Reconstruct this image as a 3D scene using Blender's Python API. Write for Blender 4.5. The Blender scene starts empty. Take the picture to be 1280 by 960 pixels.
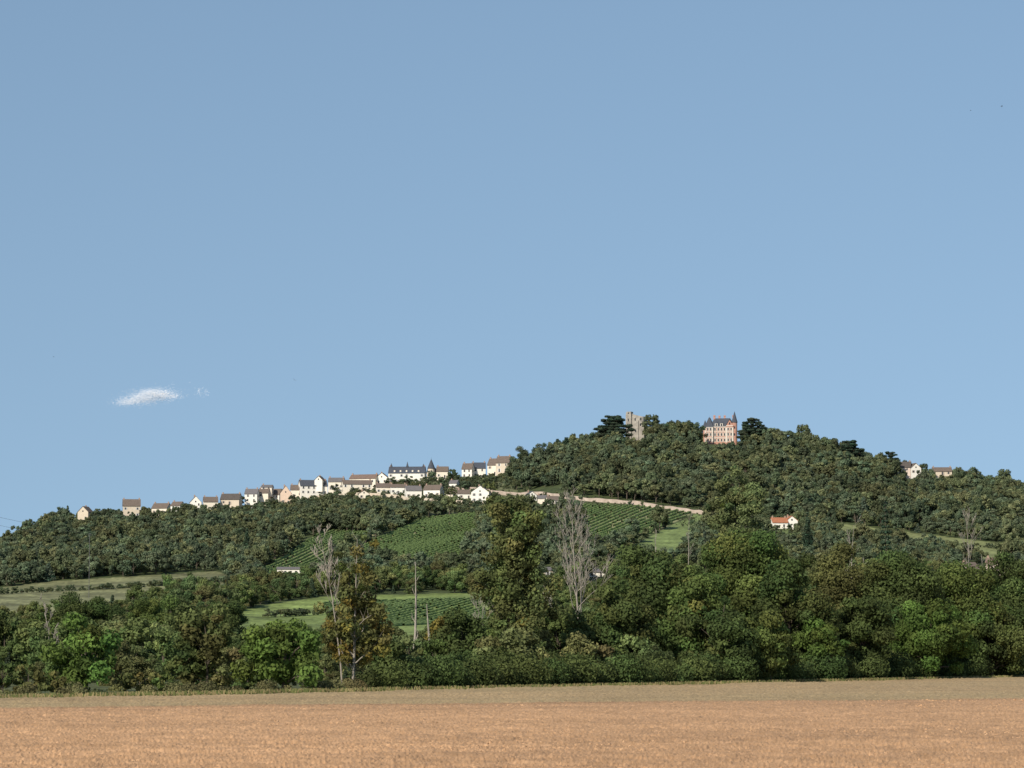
import bpy, math, numpy as np
from mathutils import Vector
rng = np.random.default_rng(7)
R = math.radians
F=4000.0; HOR=815.0; CAMZ=4.0
TH=math.atan((HOR-480)/F); CT,ST=math.cos(TH),math.sin(TH)
sc=bpy.context.scene
sc.view_settings.view_transform='Standard'; sc.view_settings.look='None'; sc.view_settings.exposure=0

# ------------------------------------------------------------------ survey helpers
def ray(px,py,D):
    b=(480-py)/F; t=D/(CT-b*ST)
    return (px-640)/F*t, D, CAMZ+t*(ST+b*CT)
def proj(x,y,z):
    yc=y*CT+(z-CAMZ)*ST; zc=-y*ST+(z-CAMZ)*CT
    return 640+F*x/yc, 480-F*zc/yc
DEP=[480,650,800,1000,1200,1400,1600,1800]
COLS={-200:[848,835,820,795,772,754,742,732],
 0:[848,832,815,785,758,738,724,708],
 100:[848,832,815,785,758,738,718,692],
 200:[848,832,815,785,758,738,714,682],
 300:[848,832,813,785,757,736,708,674],
 400:[848,832,812,785,756,734,703,665],
 500:[848,832,812,785,755,728,695,655],
 600:[848,832,812,785,752,724,690,646],
 700:[848,832,812,782,750,718,680,634],
 800:[848,832,812,780,748,712,675,632],
 900:[848,832,812,782,750,712,678,640],
 1000:[848,832,812,782,750,712,682,648],
 1100:[848,832,812,780,747,712,686,660],
 1280:[848,832,812,782,752,722,697,670],
 1480:[848,835,815,787,760,735,714,695]}
RIDX=[-200,0,60,100,200,300,400,450,520,600,640,700,760,800,850,900,960,1020,1080,1120,1180,1230,1280,1480]
RIDY=[735,690,664,650,643,634,620,610,603,596,590,573,551,547,550,553,556,570,578,593,595,610,622,660]
gx=np.arange(-400,1701,10.0); gd=np.arange(480,4301,10.0)
ck=sorted(COLS)
rows=[]
for i,d in enumerate(DEP):
    yy=np.interp(gx,ck,[COLS[k][i] for k in ck]); rows.append(ray(640,yy,d)[2] if i else np.zeros_like(gx))
yr=np.interp(gx,RIDX,RIDY); zr=ray(640,yr,2050.0)[2]
rows.append(zr); dd=DEP+[2050]
for d,f in ((2130,1.0),(2350,.88),(2800,.5),(3500,.1),(4300,0)):
    rows.append(zr*f); dd.append(d)
rows=np.array(rows)
Z=np.empty((len(gd),len(gx)))
for j in range(len(gx)): Z[:,j]=np.interp(gd,dd,rows[:,j])
def smooth(A,n,ax):
    for _ in range(n):
        P=np.concatenate([A.take([0],ax),A,A.take([-1],ax)],ax)
        s=A.shape[ax]
        A=(P.take(range(0,s),ax)+2*P.take(range(1,s+1),ax)+P.take(range(2,s+2),ax))/4
    return A
Z=smooth(smooth(Z,14,0),3,1); Z[0]=0;Z[1]*=.5
def H(x,y):
    x=np.asarray(x,float); y=np.asarray(y,float)
    ys=np.maximum(y,480.0)
    px=np.clip(640+F/CT*x/ys,-399,1699)
    fi=np.clip((ys-480)/10,0,len(gd)-1.001); fj=(px+400)/10
    i=fi.astype(int); j=fj.astype(int); a=fi-i; b=fj-j
    z=(Z[i,j]*(1-a)+Z[i+1,j]*a)*(1-b)+(Z[i,j+1]*(1-a)+Z[i+1,j+1]*a)*b
    bump=np.clip((ys-500)/400,0,1)*(1.1*np.sin(x*.031+y*.017)+.8*np.sin(x*.057-y*.041+1))
    z=np.where(y<=480,0,z+bump*np.clip((4000-ys)/1000,0,1))
    return z
def place(px,py,dmin=250,dmax=2080):
    D=np.arange(dmin,dmax,3.0); x,_,z=ray(px,py,D); d=H(x,D)-z
    k=np.argmax(d>=0) if (d>=0).any() else int(np.argmax(d*1.0 - 0))
    return float(x[k]),float(D[k]),float(z[k])
def inpoly(px,py,poly):
    c=np.zeros(np.shape(px),bool); n=len(poly)
    for i in range(n):
        x1,y1=poly[i]; x2,y2=poly[(i+1)%n]
        if y1==y2: continue
        c^=((y1>py)!=(y2>py))&(px<(x2-x1)*(py-y1)/(y2-y1)+x1)
    return c
def yedge(x): return 340+1.858*x      # far boundary of the ploughed field

# ------------------------------------------------------------------ materials
def mat(name): 
    m=bpy.data.materials.new(name); m.use_nodes=True; nt=m.node_tree
    b=nt.nodes['Principled BSDF']; b.inputs['Roughness'].default_value=.85
    b.inputs['Specular IOR Level'].default_value=.2
    return m,nt,b
def noisy(name,c1,c2,scale=1.0,rough=.85,detail=5,bump=0,coord='Object',stretch=(1,1,1)):
    m,nt,b=mat(name); N=nt.nodes; L=nt.links
    tc=N.new('ShaderNodeTexCoord'); mp=N.new('ShaderNodeMapping'); mp.inputs['Scale'].default_value=stretch
    no=N.new('ShaderNodeTexNoise'); no.inputs['Scale'].default_value=scale; no.inputs['Detail'].default_value=detail
    no.inputs['Roughness'].default_value=.65
    cr=N.new('ShaderNodeValToRGB'); cr.color_ramp.elements[0].position=.3; cr.color_ramp.elements[1].position=.7
    cr.color_ramp.elements[0].color=(*c1,1); cr.color_ramp.elements[1].color=(*c2,1)
    L.new(tc.outputs[coord],mp.inputs[0]); L.new(mp.outputs[0],no.inputs['Vector']); L.new(no.outputs['Fac'],cr.inputs[0]); L.new(cr.outputs[0],b.inputs['Base Color'])
    b.inputs['Roughness'].default_value=rough
    if bump:
        bp=N.new('ShaderNodeBump'); bp.inputs['Strength'].default_value=bump; bp.inputs['Distance'].default_value=.1
        L.new(no.outputs['Fac'],bp.inputs['Height']); L.new(bp.outputs[0],b.inputs['Normal'])
    return m
def attrmat(name,trans=0.0,inst=False,scale=.3,var=.35):
    m,nt,b=mat(name); N=nt.nodes; L=nt.links
    at=N.new('ShaderNodeAttribute'); at.attribute_name='Col'
    tc=N.new('ShaderNodeTexCoord'); no=N.new('ShaderNodeTexNoise'); no.inputs['Scale'].default_value=scale; no.inputs['Detail'].default_value=6
    L.new(tc.outputs['Object'],no.inputs['Vector'])
    mr=N.new('ShaderNodeMapRange'); mr.inputs['From Min'].default_value=.3; mr.inputs['From Max'].default_value=.7
    mr.inputs['To Min'].default_value=1-var; mr.inputs['To Max'].default_value=1+var
    L.new(no.outputs['Fac'],mr.inputs['Value'])
    hs=N.new('ShaderNodeHueSaturation'); L.new(at.outputs['Color'],hs.inputs['Color']); L.new(mr.outputs[0],hs.inputs['Value'])
    if inst:
        oi=N.new('ShaderNodeObjectInfo')
        m2=N.new('ShaderNodeMapRange'); m2.inputs['To Min'].default_value=.47; m2.inputs['To Max'].default_value=.51
        L.new(oi.outputs['Random'],m2.inputs['Value']); L.new(m2.outputs[0],hs.inputs['Hue'])
        w=N.new('ShaderNodeTexWhiteNoise'); w.noise_dimensions='1D'; L.new(oi.outputs['Random'],w.inputs['W'])
        m3=N.new('ShaderNodeMapRange'); m3.inputs['To Min'].default_value=.68; m3.inputs['To Max'].default_value=1.45
        L.new(w.outputs['Value'],m3.inputs['Value'])
        mu=N.new('ShaderNodeMath'); mu.operation='MULTIPLY'; L.new(m3.outputs[0],mu.inputs[0]); L.new(mr.outputs[0],mu.inputs[1])
        L.new(mu.outputs[0],hs.inputs['Value'])
    L.new(hs.outputs[0],b.inputs['Base Color'])
    if trans>0:
        tr=N.new('ShaderNodeBsdfTranslucent'); L.new(hs.outputs[0],tr.inputs['Color'])
        mx=N.new('ShaderNodeMixShader'); mx.inputs[0].default_value=trans
        L.new(b.outputs[0],mx.inputs[1]); L.new(tr.outputs[0],mx.inputs[2]); L.new(mx.outputs[0],N['Material Output'].inputs['Surface'])
    return m
M_leaf=attrmat('leaf_foliage',.27,False)
M_leafi=attrmat('leaf_foliage_forest',.22,True,var=.2)
M_ground=attrmat('ground_grass',0,False,.08,.3)
M_soil=attrmat('ploughed_soil',0,False,.9,.16)
M_bark=noisy('bark',(.07,.055,.04),(.13,.11,.085),1.5)
M_dead=noisy('dead_wood',(.21,.19,.155),(.36,.32,.265),1.2)
M_vine=noisy('vine_leaves',(.095,.15,.045),(.16,.22,.075),.6)

# ------------------------------------------------------------------ mesh utils
def mkmesh(name,V,Fq,mats,matidx=None,col=None,tri=None):
    me=bpy.data.meshes.new(name)
    V=np.asarray(V,np.float32); Fq=np.asarray(Fq,np.int32)
    k=Fq.shape[1]; n=len(Fq)
    me.vertices.add(len(V)); me.vertices.foreach_set('co',V.ravel())
    me.loops.add(n*k); me.loops.foreach_set('vertex_index',Fq.ravel())
    me.polygons.add(n); me.polygons.foreach_set('loop_start',np.arange(0,n*k,k,dtype=np.int32))
    try: me.polygons.foreach_set('loop_total',np.full(n,k,np.int32))
    except Exception: pass
    if matidx is not None: me.polygons.foreach_set('material_index',np.asarray(matidx,np.int32))
    for m in mats: me.materials.append(m)
    if col is not None:
        a=me.color_attributes.new('Col','FLOAT_COLOR','POINT')
        c=np.ones((len(V),4),np.float32); c[:,:3]=col; a.data.foreach_set('color',c.ravel())
    me.update(calc_edges=True); me.validate()
    return me
def link(name,me,parent=None,loc=(0,0,0),rotz=0):
    o=bpy.data.objects.new(name,me); sc.collection.objects.link(o); o.location=loc; o.rotation_euler=(0,0,rotz)
    if parent: o.parent=parent
    return o
def unit(v): return v/np.maximum(np.linalg.norm(v,axis=-1,keepdims=True),1e-9)
def leafquads(C,Nn,s,rg):
    t=unit(np.cross(Nn,rg.normal(size=C.shape))); b=np.cross(unit(Nn),t); s=s[:,None]
    V=np.stack([C+t*s,C+b*s*.6,C-t*s,C-b*s*.6],1).reshape(-1,3)
    return V,np.arange(len(V)).reshape(-1,4)
def clumps(C,Rr,leaf,base,rg,dens=.9,flat=.8,clv=.2,inner=.2,huev=.1):
    """leaf faces spread through a set of clumps -> V,F,col"""
    P=[];Nn=[];S=[];K=[]
    for c,r in zip(C,Rr):
        n=int(dens*12.57*r*r/(1.2*leaf*leaf))+8
        d=unit(rg.normal(size=(n,3)))
        rad=r*(.68+.46*rg.random(n)); ins=rg.random(n)<inner; rad[ins]*=.55
        P.append(c+d*rad[:,None]*np.array([1,1,flat])); Nn.append(unit(d+.55*rg.normal(size=(n,3)))); S.append(leaf*(.65+.7*rg.random(n)))
        cf=1+clv*rg.normal(); hue=1+huev*rg.normal()
        k=np.tile(base,(n,1))*cf*(.78+.44*rg.random((n,1))); k[:,0]*=hue; K.append(k)
    P=np.concatenate(P);Nn=np.concatenate(Nn);S=np.concatenate(S);K=np.clip(np.concatenate(K),.003,1)
    V,Fq=leafquads(P,Nn,S,rg); return V,Fq,np.repeat(K,4,0)
def tubes(segs,sides=5):
    S=np.array(segs,float); p0=S[:,:3];p1=S[:,3:6];r0=S[:,6];r1=S[:,7]
    d=unit(p1-p0); ref=np.where(np.abs(d[:,2:3])>.9,[[1,0,0]],[[0,0,1]]); a=unit(np.cross(d,ref)); b=np.cross(d,a)
    an=np.arange(sides)*2*math.pi/sides
    ring=a[:,None]*np.cos(an)[None,:,None]+b[:,None]*np.sin(an)[None,:,None]
    V=np.concatenate([p0[:,None]+ring*r0[:,None,None],p1[:,None]+ring*r1[:,None,None]],1).reshape(-1,3)
    base=(np.arange(len(S))*2*sides)[:,None]; i=np.arange(sides); j=(i+1)%sides
    Fq=np.stack([base+i,base+j,base+j+sides,base+i+sides],-1).reshape(-1,4)
    return V,Fq
def skeleton(rg,h,r,lean=0.05,nb=14,lo=.25,up=.6,bl=.35,sub=3,depth=2):
    segs=[];tips=[]
    def limb(p,d,L,r,lev):
        n=5 if lev==0 else 4; pts=[p]; rr=[r]
        for k in range(n):
            d=d+rg.normal(size=3)*(.04 if lev==0 else .16); 
            if lev>0: d[2]+=.08
            d=d/np.linalg.norm(d); q=pts[-1]+d*L/n; r2=r*(1-(k+1)/n*.85)
            segs.append([*pts[-1],*q,rr[-1],r2]); pts.append(q); rr.append(r2)
        tips.append((pts[-1],lev))
        if lev<depth:
            m=nb if lev==0 else sub
            for q in range(m):
                f=(lo+(1-lo)*(q+rg.random())/m) if lev==0 else .3+.65*rg.random()
                k=min(int(f*n),n-1); a=f*n-k; pp=pts[k]*(1-a)+pts[k+1]*a
                an=rg.random()*6.283 if lev else q*2.4+rg.random()
                side=np.array([math.cos(an),math.sin(an),0])
                dd=side*(1-up*.6)+np.array([0,0,up])+ (0 if lev==0 else d*.7)
                dd=dd/np.linalg.norm(dd)
                LL=(h*bl*(1.15-f*.8) if lev==0 else L*.5)*(.7+.5*rg.random())
                limb(pp,dd,LL,(rr[k]*.5),lev+1)
    limb(np.zeros(3),np.array([lean*rg.normal(),lean*rg.normal(),1.]),h,r,0)
    return segs,tips
def joinparts(name,parts,mats):
    """parts: (V,F,col or None,mat index)"""
    Vs=[];Fs=[];Cs=[];Ms=[];o=0
    for V,Fq,c,mi in parts:
        Vs.append(V);Fs.append(Fq+o);o+=len(V);Cs.append(c if c is not None else np.full((len(V),3),.1));Ms.append(np.full(len(Fq),mi))
    return mkmesh(name,np.concatenate(Vs),np.concatenate(Fs),mats,np.concatenate(Ms),np.concatenate(Cs))
G_DARK=np.array([.072,.100,.030]);G_MID=np.array([.096,.132,.036]);G_OLIVE=np.array([.132,.138,.046]);G_YEL=np.array([.20,.165,.04])
G_BRIGHT=np.array([.098,.155,.034])
def broadleaf(name,w,h,base,rg,leaf=.22,low=.05,nclump=60,lmat=None,dens=.9,shape=1.0,clv=.2,huev=.1):
    rx=w/2; cz=h*(low+1)/2; rz=h*(1-low)/2
    d=unit(rg.normal(size=(nclump,3))); rad=.25+.6*rg.random(nclump)**.45
    lob=1+.2*np.sin(3*np.arctan2(d[:,1],d[:,0])+rg.random()*6)+.12*rg.normal(size=nclump)
    C=d*(rad*lob)[:,None]*np.array([rx,rx,rz]); 
    fz=np.clip(C[:,2]/rz,-1,1); C[:,:2]*=(1-.22*shape*np.maximum(fz,0))[:,None]
    C[:,2]+=cz
    R0=(rx*.5+rz*.5)*.25; Rr=R0*(.5+.9*rg.random(nclump))
    segs=[]
    for k in range(4): segs.append([0,0,h*.18*k,rg.normal()*.0,0,h*.18*(k+1),w*.03*(1-k*.2),w*.03*(1-(k+1)*.2)])
    for c in C[::3]:
        z0=min(max(c[2]*.5,h*.12),h*.7); m=np.array([c[0]*.45,c[1]*.45,(z0+c[2])/2+.03*h])
        segs.append([0,0,z0,*m,w*.012,w*.008]); segs.append([*m,*c,w*.008,w*.003])
    tv,tf=tubes(segs)
    v,f,c=clumps(C,Rr,leaf,base,rg,dens,clv=clv,huev=huev)
    return joinparts(name,[(tv,tf,None,1),(v,f,c,0)],[lmat or M_leaf,M_bark])
def sparse_tree(name,h,w,base,rg,leaf=.2,yellow=.2,bare=.15,mistle=3,barkm=None,nb=18,lo=.2,clR=.75,pr=.8,lowyel=False,yel=G_YEL,dens=.5):
    segs,tips=skeleton(rg,h,h*.011,nb=nb,lo=lo,up=.65,bl=w/h*.75,sub=3,depth=2)
    C=[];Rr=[];K=[]
    for p,l in tips:
        if rg.random()<pr and p[2]<h*(1-bare+.1*rg.normal()):
            for _ in range(2):
                C.append(p+rg.normal(size=3)*.5); Rr.append(clR*(.4+.9*rg.random()))
    tv,tf=tubes(segs); parts=[(tv,tf,None,1)]
    C=np.array(C);Rr=np.array(Rr)
    isy=rg.random(len(C))<yellow
    if lowyel: isy|=(C[:,2]<h*.32)&(rg.random(len(C))<.55)
    for mk,b in ((isy,yel),(~isy,base)):
        if mk.any():
            v,f,c=clumps(C[mk],Rr[mk],leaf,b,rg,dens); parts.append((v,f,c,0))
    if mistle:
        mc=np.array([[rg.normal()*w*.16,rg.normal()*w*.16,h*(.45+.4*rg.random())] for _ in range(mistle)])
        v,f,c=clumps(mc,.4+.25*rg.random(mistle),.12,np.array([.07,.09,.02]),rg,.7); parts.append((v,f,c,0))
    return joinparts(name,parts,[M_leaf,barkm or M_bark])
def bare_tree(name,h,w,rg,nb=14,lo=.3,sub=4,depth=3,m=None,r=.009):
    segs,_=skeleton(rg,h,h*r,nb=nb,lo=lo,up=.75,bl=w/h*.8,sub=sub,depth=depth)
    segs=[s[:6]+[max(s[6],.03),max(s[7],.02)] for s in segs]
    v,f=tubes(segs); return mkmesh(name,v,f,[m or M_dead])
def cedar(name,w,h,rg,base=np.array([.048,.072,.045]),leaf=.35):
    C=[];Rr=[];segs=[[0,0,0,0,0,h*.95,w*.03,w*.006]]
    for t in np.linspace(.25,1,8):
        rad=w/2*(1.0 if t<.7 else 1.25-t*.8+.1)*(.8+.3*rg.random()); n=max(4,int(rad*1.9))
        for k in range(n):
            a=k*6.283/n+rg.random(); q=rad*(.35+.65*rg.random())
            p=np.array([math.cos(a)*q,math.sin(a)*q,h*t+rg.normal()*.3]); C.append(p);Rr.append(w*.085*(.7+.6*rg.random()))
            segs.append([0,0,h*t-.6,*p,w*.01,w*.004])
    tv,tf=tubes(segs); v,f,c=clumps(np.array(C),np.array(Rr),leaf,base,rg,.9,flat=.4)
    return joinparts(name,[(tv,tf,None,1),(v,f,c,0)],[M_leaf,M_bark])
def conifer(name,w,h,rg,base=np.array([.046,.076,.044]),leaf=.25,power=.9,lmat=None):
    C=[];Rr=[];segs=[[0,0,0,0,0,h,w*.035,w*.006]]
    for t in np.linspace(.06,.98,22):
        rad=w/2*(1-t)**power+.1; n=max(3,int(rad*4))
        for k in range(n):
            a=k*6.283/n+rg.random(); q=rad*(.5+.5*rg.random())
            C.append([math.cos(a)*q,math.sin(a)*q,h*t-q*.15]); Rr.append(.35+rad*.18)
    tv,tf=tubes(segs); v,f,c=clumps(np.array(C),np.array(Rr),leaf,base,rg,.8,flat=.7)
    return joinparts(name,[(tv,tf,None,1),(v,f,c,0)],[lmat or M_leaf,M_bark])

# ------------------------------------------------------------------ clearings (read off the survey)
VINE1=[(322,716),(405,663),(470,666),(442,690),(410,714),(404,738),(322,738)]
VINE2=[(448,686),(470,674),(530,648),(600,640),(604,672),(582,717),(448,717)]
VINE3=[(728,631),(800,633),(868,641),(825,662),(762,692),(728,695)]
GRASS3=[(755,704),(825,664),(870,642),(890,646),(872,672),(836,720),(755,724)]
PALE=[(-60,742),(60,727),(270,714),(296,722),(280,742),(150,770),(-60,785)]
GREEN=[(296,762),(400,746),(618,740),(622,800),(290,806)]
GREEN2=[(165,784),(255,768),(275,806),(165,816)]
RIGHTG=[(1035,652),(1110,662),(1240,678),(1290,682),(1290,702),(1180,696),(1050,678)]
MEAD=[(930,640),(1000,652),(1000,668),(930,672)]
VILL=[(300,560),(640,540),(648,640),(560,643),(430,640),(380,645),(300,652)]
ROADL=[(560,611),(610,613),(650,617),(700,620),(760,626),(820,633),(870,639),(897,643)]
ROADZ=[(600,600)]+[(a,b-3) for a,b in ROADL if a>600]+[(897,662),(870,660),(820,655),(730,646),(640,642)]

# ------------------------------------------------------------------ ground
us=np.concatenate([np.linspace(-1.4,-.2,40)[:-1],np.linspace(-.2,.2,520),np.linspace(.2,1.4,40)[1:]])
ys=np.concatenate([np.linspace(-200,250,20)[:-1],np.linspace(250,900,150)[:-1],np.linspace(900,2150,330)[:-1],np.linspace(2150,4300,40)[:-1],np.geomspace(4300,22000,14)])
U,Y=np.meshgrid(us,ys); X=U*(np.maximum(Y,0)+60); ZZ=H(X,Y)
px,py=proj(X,np.maximum(Y,10),ZZ)
def vn(x,y,s,seed):
    g=np.random.default_rng(seed).random((256,256)); x=x/s;y=y/s
    i=np.floor(x).astype(int);j=np.floor(y).astype(int);a=x-i;b=y-j;a=a*a*(3-2*a);b=b*b*(3-2*b)
    q=lambda p,r:g[p%256,r%256]
    return (q(i,j)*(1-a)+q(i+1,j)*a)*(1-b)+(q(i,j+1)*(1-a)+q(i+1,j+1)*a)*b
col=np.empty(X.shape+(3,)); col[:]=(.06,.078,.03)
col[(Y<480)]=(.085,.095,.036)
def paint(poly,c):
    m=inpoly(px,py,poly)&(Y>480); col[m]=c
paint(PALE,(.165,.17,.082)); paint(GREEN,(.165,.215,.065)); paint(GREEN2,(.14,.195,.06)); paint(VINE1,(.27,.255,.14)); paint(VINE2,(.25,.245,.13))
paint(VINE3,(.23,.235,.12)); paint(GRASS3,(.165,.215,.075)); paint(RIGHTG,(.19,.21,.085)); paint(MEAD,(.14,.18,.065)); paint(VILL,(.12,.13,.065))
st=vn(X*.3+Y*.1,Y,16,31)+.5*vn(X,Y,7,32)-.25
fl=inpoly(px,py,PALE)|inpoly(px,py,GREEN)
col[fl]*=(.65+.7*st)[fl][:,None]
col[(Y<yedge(X)-1)]=(.33,.20,.10)
col*=(1+.14*rng.normal(size=X.shape))[...,None]
nr,nc=X.shape; I=np.arange(nr*nc).reshape(nr,nc)
Fq=np.stack([I[:-1,:-1],I[:-1,1:],I[1:,1:],I[1:,:-1]],-1).reshape(-1,4)
me=mkmesh('ground',np.stack([X,Y,ZZ],-1).reshape(-1,3),Fq,[M_ground],None,np.clip(col.reshape(-1,3),.01,1)); 
me.polygons.foreach_set('use_smooth',np.ones(len(Fq),bool)); link('hillside_ground',me)

# ploughed field sheet
uu=np.linspace(-.26,.26,1300); tt=np.linspace(0,1,600)
U,T=np.meshgrid(uu,tt); ymax=340/(1-1.858*U); Y=60*(ymax/60)**T; X=U*Y
edge=np.clip((ymax-Y)/3,0,1)
along=Y-(.30*X)
furrow=.5+.5*np.sin(along*2*math.pi/2.4+1.5*vn(X,Y,30,77))
near=np.clip((260-Y)/80,0,1)
hh=.03+edge*(.12*vn(X,Y,.5,1)+.09*rng.random(X.shape)**3+.07*vn(X,Y,2.2,2)+.18*vn(X,Y,14,3)+.07*furrow*near)
u01=(U+.16)/.32; bandy=208+50*u01
band=np.clip((Y-bandy)/6,0,1)*(.75+.25*vn(X,Y,25,5))
c1=np.array([.470,.283,.150]); c2=np.array([.34,.255,.135])
col=c1*(1-band[...,None])+c2*band[...,None]
strk=vn(X*.06+50,along,2.6,41)*.6+vn(X*.03+9,along,7,42)*.4
col=col*(.74+.16*vn(X,Y,3.0,6)+.12*vn(X,Y*.25,9,7)+.26*strk+.09*rng.normal(size=X.shape))[...,None]
ln=np.exp(-((Y-bandy)/2.5)**2)[...,None]; col=col*(1-.22*ln)
nr,nc=X.shape; I=np.arange(nr*nc).reshape(nr,nc)
Fq=np.stack([I[:-1,:-1],I[:-1,1:],I[1:,1:],I[1:,:-1]],-1).reshape(-1,4)
link('ploughed_field',mkmesh('ploughed_field',np.stack([X,Y,hh],-1).reshape(-1,3),Fq,[M_soil],None,np.clip(col.reshape(-1,3),.02,1)))

# ------------------------------------------------------------------ instancing through geometry nodes
def scatter(name,pts,rot,scl,idx,protos):
    coln=bpy.data.collections.new(name+'_kinds')
    for i,p in enumerate(protos):
        o=bpy.data.objects.new('%s_kind_%02d'%(name,i),p); coln.objects.link(o)
    me=bpy.data.meshes.new(name); me.vertices.add(len(pts)); me.vertices.foreach_set('co',np.asarray(pts,np.float32).ravel())
    a=me.attributes.new('rot','FLOAT_VECTOR','POINT'); a.data.foreach_set('vector',np.asarray(rot,np.float32).ravel())
    a=me.attributes.new('scl','FLOAT_VECTOR','POINT'); a.data.foreach_set('vector',np.asarray(scl,np.float32).ravel())
    a=me.attributes.new('idx','INT','POINT'); a.data.foreach_set('value',np.asarray(idx,np.int32))
    o=link(name,me)
    g=bpy.data.node_groups.new(name,'GeometryNodeTree')
    g.interface.new_socket('Geometry',in_out='INPUT',socket_type='NodeSocketGeometry'); g.interface.new_socket('Geometry',in_out='OUTPUT',socket_type='NodeSocketGeometry')
    N=g.nodes;L=g.links; gi=N.new('NodeGroupInput');go=N.new('NodeGroupOutput')
    ip=N.new('GeometryNodeInstanceOnPoints'); ci=N.new('GeometryNodeCollectionInfo')
    ci.inputs['Collection'].default_value=coln; ci.inputs['Separate Children'].default_value=True; ci.inputs['Reset Children'].default_value=True
    def na(n,t):
        k=N.new('GeometryNodeInputNamedAttribute'); k.data_type=t; k.inputs['Name'].default_value=n; return k.outputs['Attribute']
    L.new(gi.outputs[0],ip.inputs['Points']); L.new(ci.outputs[0],ip.inputs['Instance']); ip.inputs['Pick Instance'].default_value=True
    L.new(na('idx','INT'),ip.inputs['Instance Index']); L.new(na('rot','FLOAT_VECTOR'),ip.inputs['Rotation']); L.new(na('scl','FLOAT_VECTOR'),ip.inputs['Scale'])
    L.new(ip.outputs[0],go.inputs[0])
    md=o.modifiers.new('scatter','NODES'); md.node_group=g
    return o

# clods on the field
def clod(seed):
    r=np.random.default_rng(seed); import bmesh
    bm=bmesh.new(); bmesh.ops.create_icosphere(bm,subdivisions=1,radius=1)
    for v in bm.verts: v.co*= .7+.6*r.random(); v.co.z*=.7
    me=bpy.data.meshes.new('soil_clod'); bm.to_mesh(me); bm.free(); me.materials.append(M_clod); return me
M_clod=noisy('soil_clod',(.34,.205,.11),(.50,.32,.185),.7)
n=80000
u=rng.uniform(-.175,.175,n); y=95*(330/95)**(rng.random(n)**1.0); x=u*y; k=y<yedge(x)-2; k&=y<(208+50*(u+.16)/.32); x,y=x[k],y[k]; n=len(x)
s=.02+.10*rng.random(n)**4
scatter('soil_clods',np.stack([x,y,np.full(n,.17)],1),rng.random((n,3))*6.28,np.stack([s*1.3,s*1.3,s],1),rng.integers(0,4,n),[clod(i) for i in range(4)])

# ------------------------------------------------------------------ buildings
class MB:
    def __init__(s): s.V=[];s.F=[]
    def box(s,x0,x1,y0,y1,z0,z1):
        o=len(s.V); s.V+=[(x0,y0,z0),(x1,y0,z0),(x1,y1,z0),(x0,y1,z0),(x0,y0,z1),(x1,y0,z1),(x1,y1,z1),(x0,y1,z1)]
        s.F+=[[o+i for i in f] for f in ((0,3,2,1),(4,5,6,7),(0,1,5,4),(1,2,6,5),(2,3,7,6),(3,0,4,7))]; return s
    def poly(s,pts,faces):
        o=len(s.V); s.V+=list(pts); s.F+=[[o+i for i in f] for f in faces]; return s
    def cyl(s,x,y,z0,z1,r0,r1,n=14):
        o=len(s.V)
        for z,r in ((z0,r0),(z1,r1)):
            for k in range(n): a=k*6.2832/n; s.V.append((x+r*math.cos(a),y+r*math.sin(a),z))
        s.F+=[[o+k,o+(k+1)%n,o+n+(k+1)%n,o+n+k] for k in range(n)]+[[o+n+k for k in range(n)]]; return s
    def pyr(s,x0,x1,y0,y1,z0,z1,rx=0.,ry=0.):
        cx,cy=(x0+x1)/2,(y0+y1)/2
        s.poly([(x0,y0,z0),(x1,y0,z0),(x1,y1,z0),(x0,y1,z0),(cx-rx,cy-ry,z1),(cx+rx,cy-ry,z1),(cx+rx,cy+ry,z1),(cx-rx,cy+ry,z1)],
          ((0,1,5,4),(1,2,6,5),(2,3,7,6),(3,0,4,7),(4,5,6,7),(0,3,2,1))); return s
    def obj(s,name,m,parent):
        if not s.V: return
        me=bpy.data.meshes.new(name); me.from_pydata(s.V,[],s.F); me.materials.append(m); me.update()
        return link(name,me,parent)
WALL={k:noisy('render_'+k,tuple(c*.86 for c in v),v,.5) for k,v in dict(white=(.84,.80,.71),cream=(.80,.72,.59),stone=(.64,.55,.43),peach=(.72,.55,.42),pink=(.66,.54,.46)).items()}
ROOF={k:noisy('roof_'+k,tuple(c*.7 for c in v),v,.9) for k,v in dict(brown=(.17,.135,.11),slate=(.08,.09,.11),grey=(.17,.16,.16),red=(.21,.15,.12),orange=(.42,.17,.09),dark=(.11,.095,.085)).items()}
M_win=noisy('window_glass',(.02,.022,.028),(.05,.055,.06),.4,.2); M_trim=noisy('stone_trim',(.58,.54,.47),(.70,.65,.57),1)
M_shut=[noisy('shutter_grey',(.35,.37,.38),(.43,.45,.46),1),noisy('shutter_brown',(.3,.24,.19),(.36,.3,.24),1),noisy('shutter_white',(.6,.6,.58),(.7,.7,.66),1)]
M_brick=noisy('red_brick',(.38,.20,.15),(.50,.29,.22),.8); M_chim=noisy('chimney_brick',(.30,.2,.15),(.4,.29,.22),1.5)
M_old=noisy('old_stone',(.20,.185,.16),(.42,.39,.335),.5,bump=.5)
KEEP=[]   # (px0,px1,base,depth)
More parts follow.
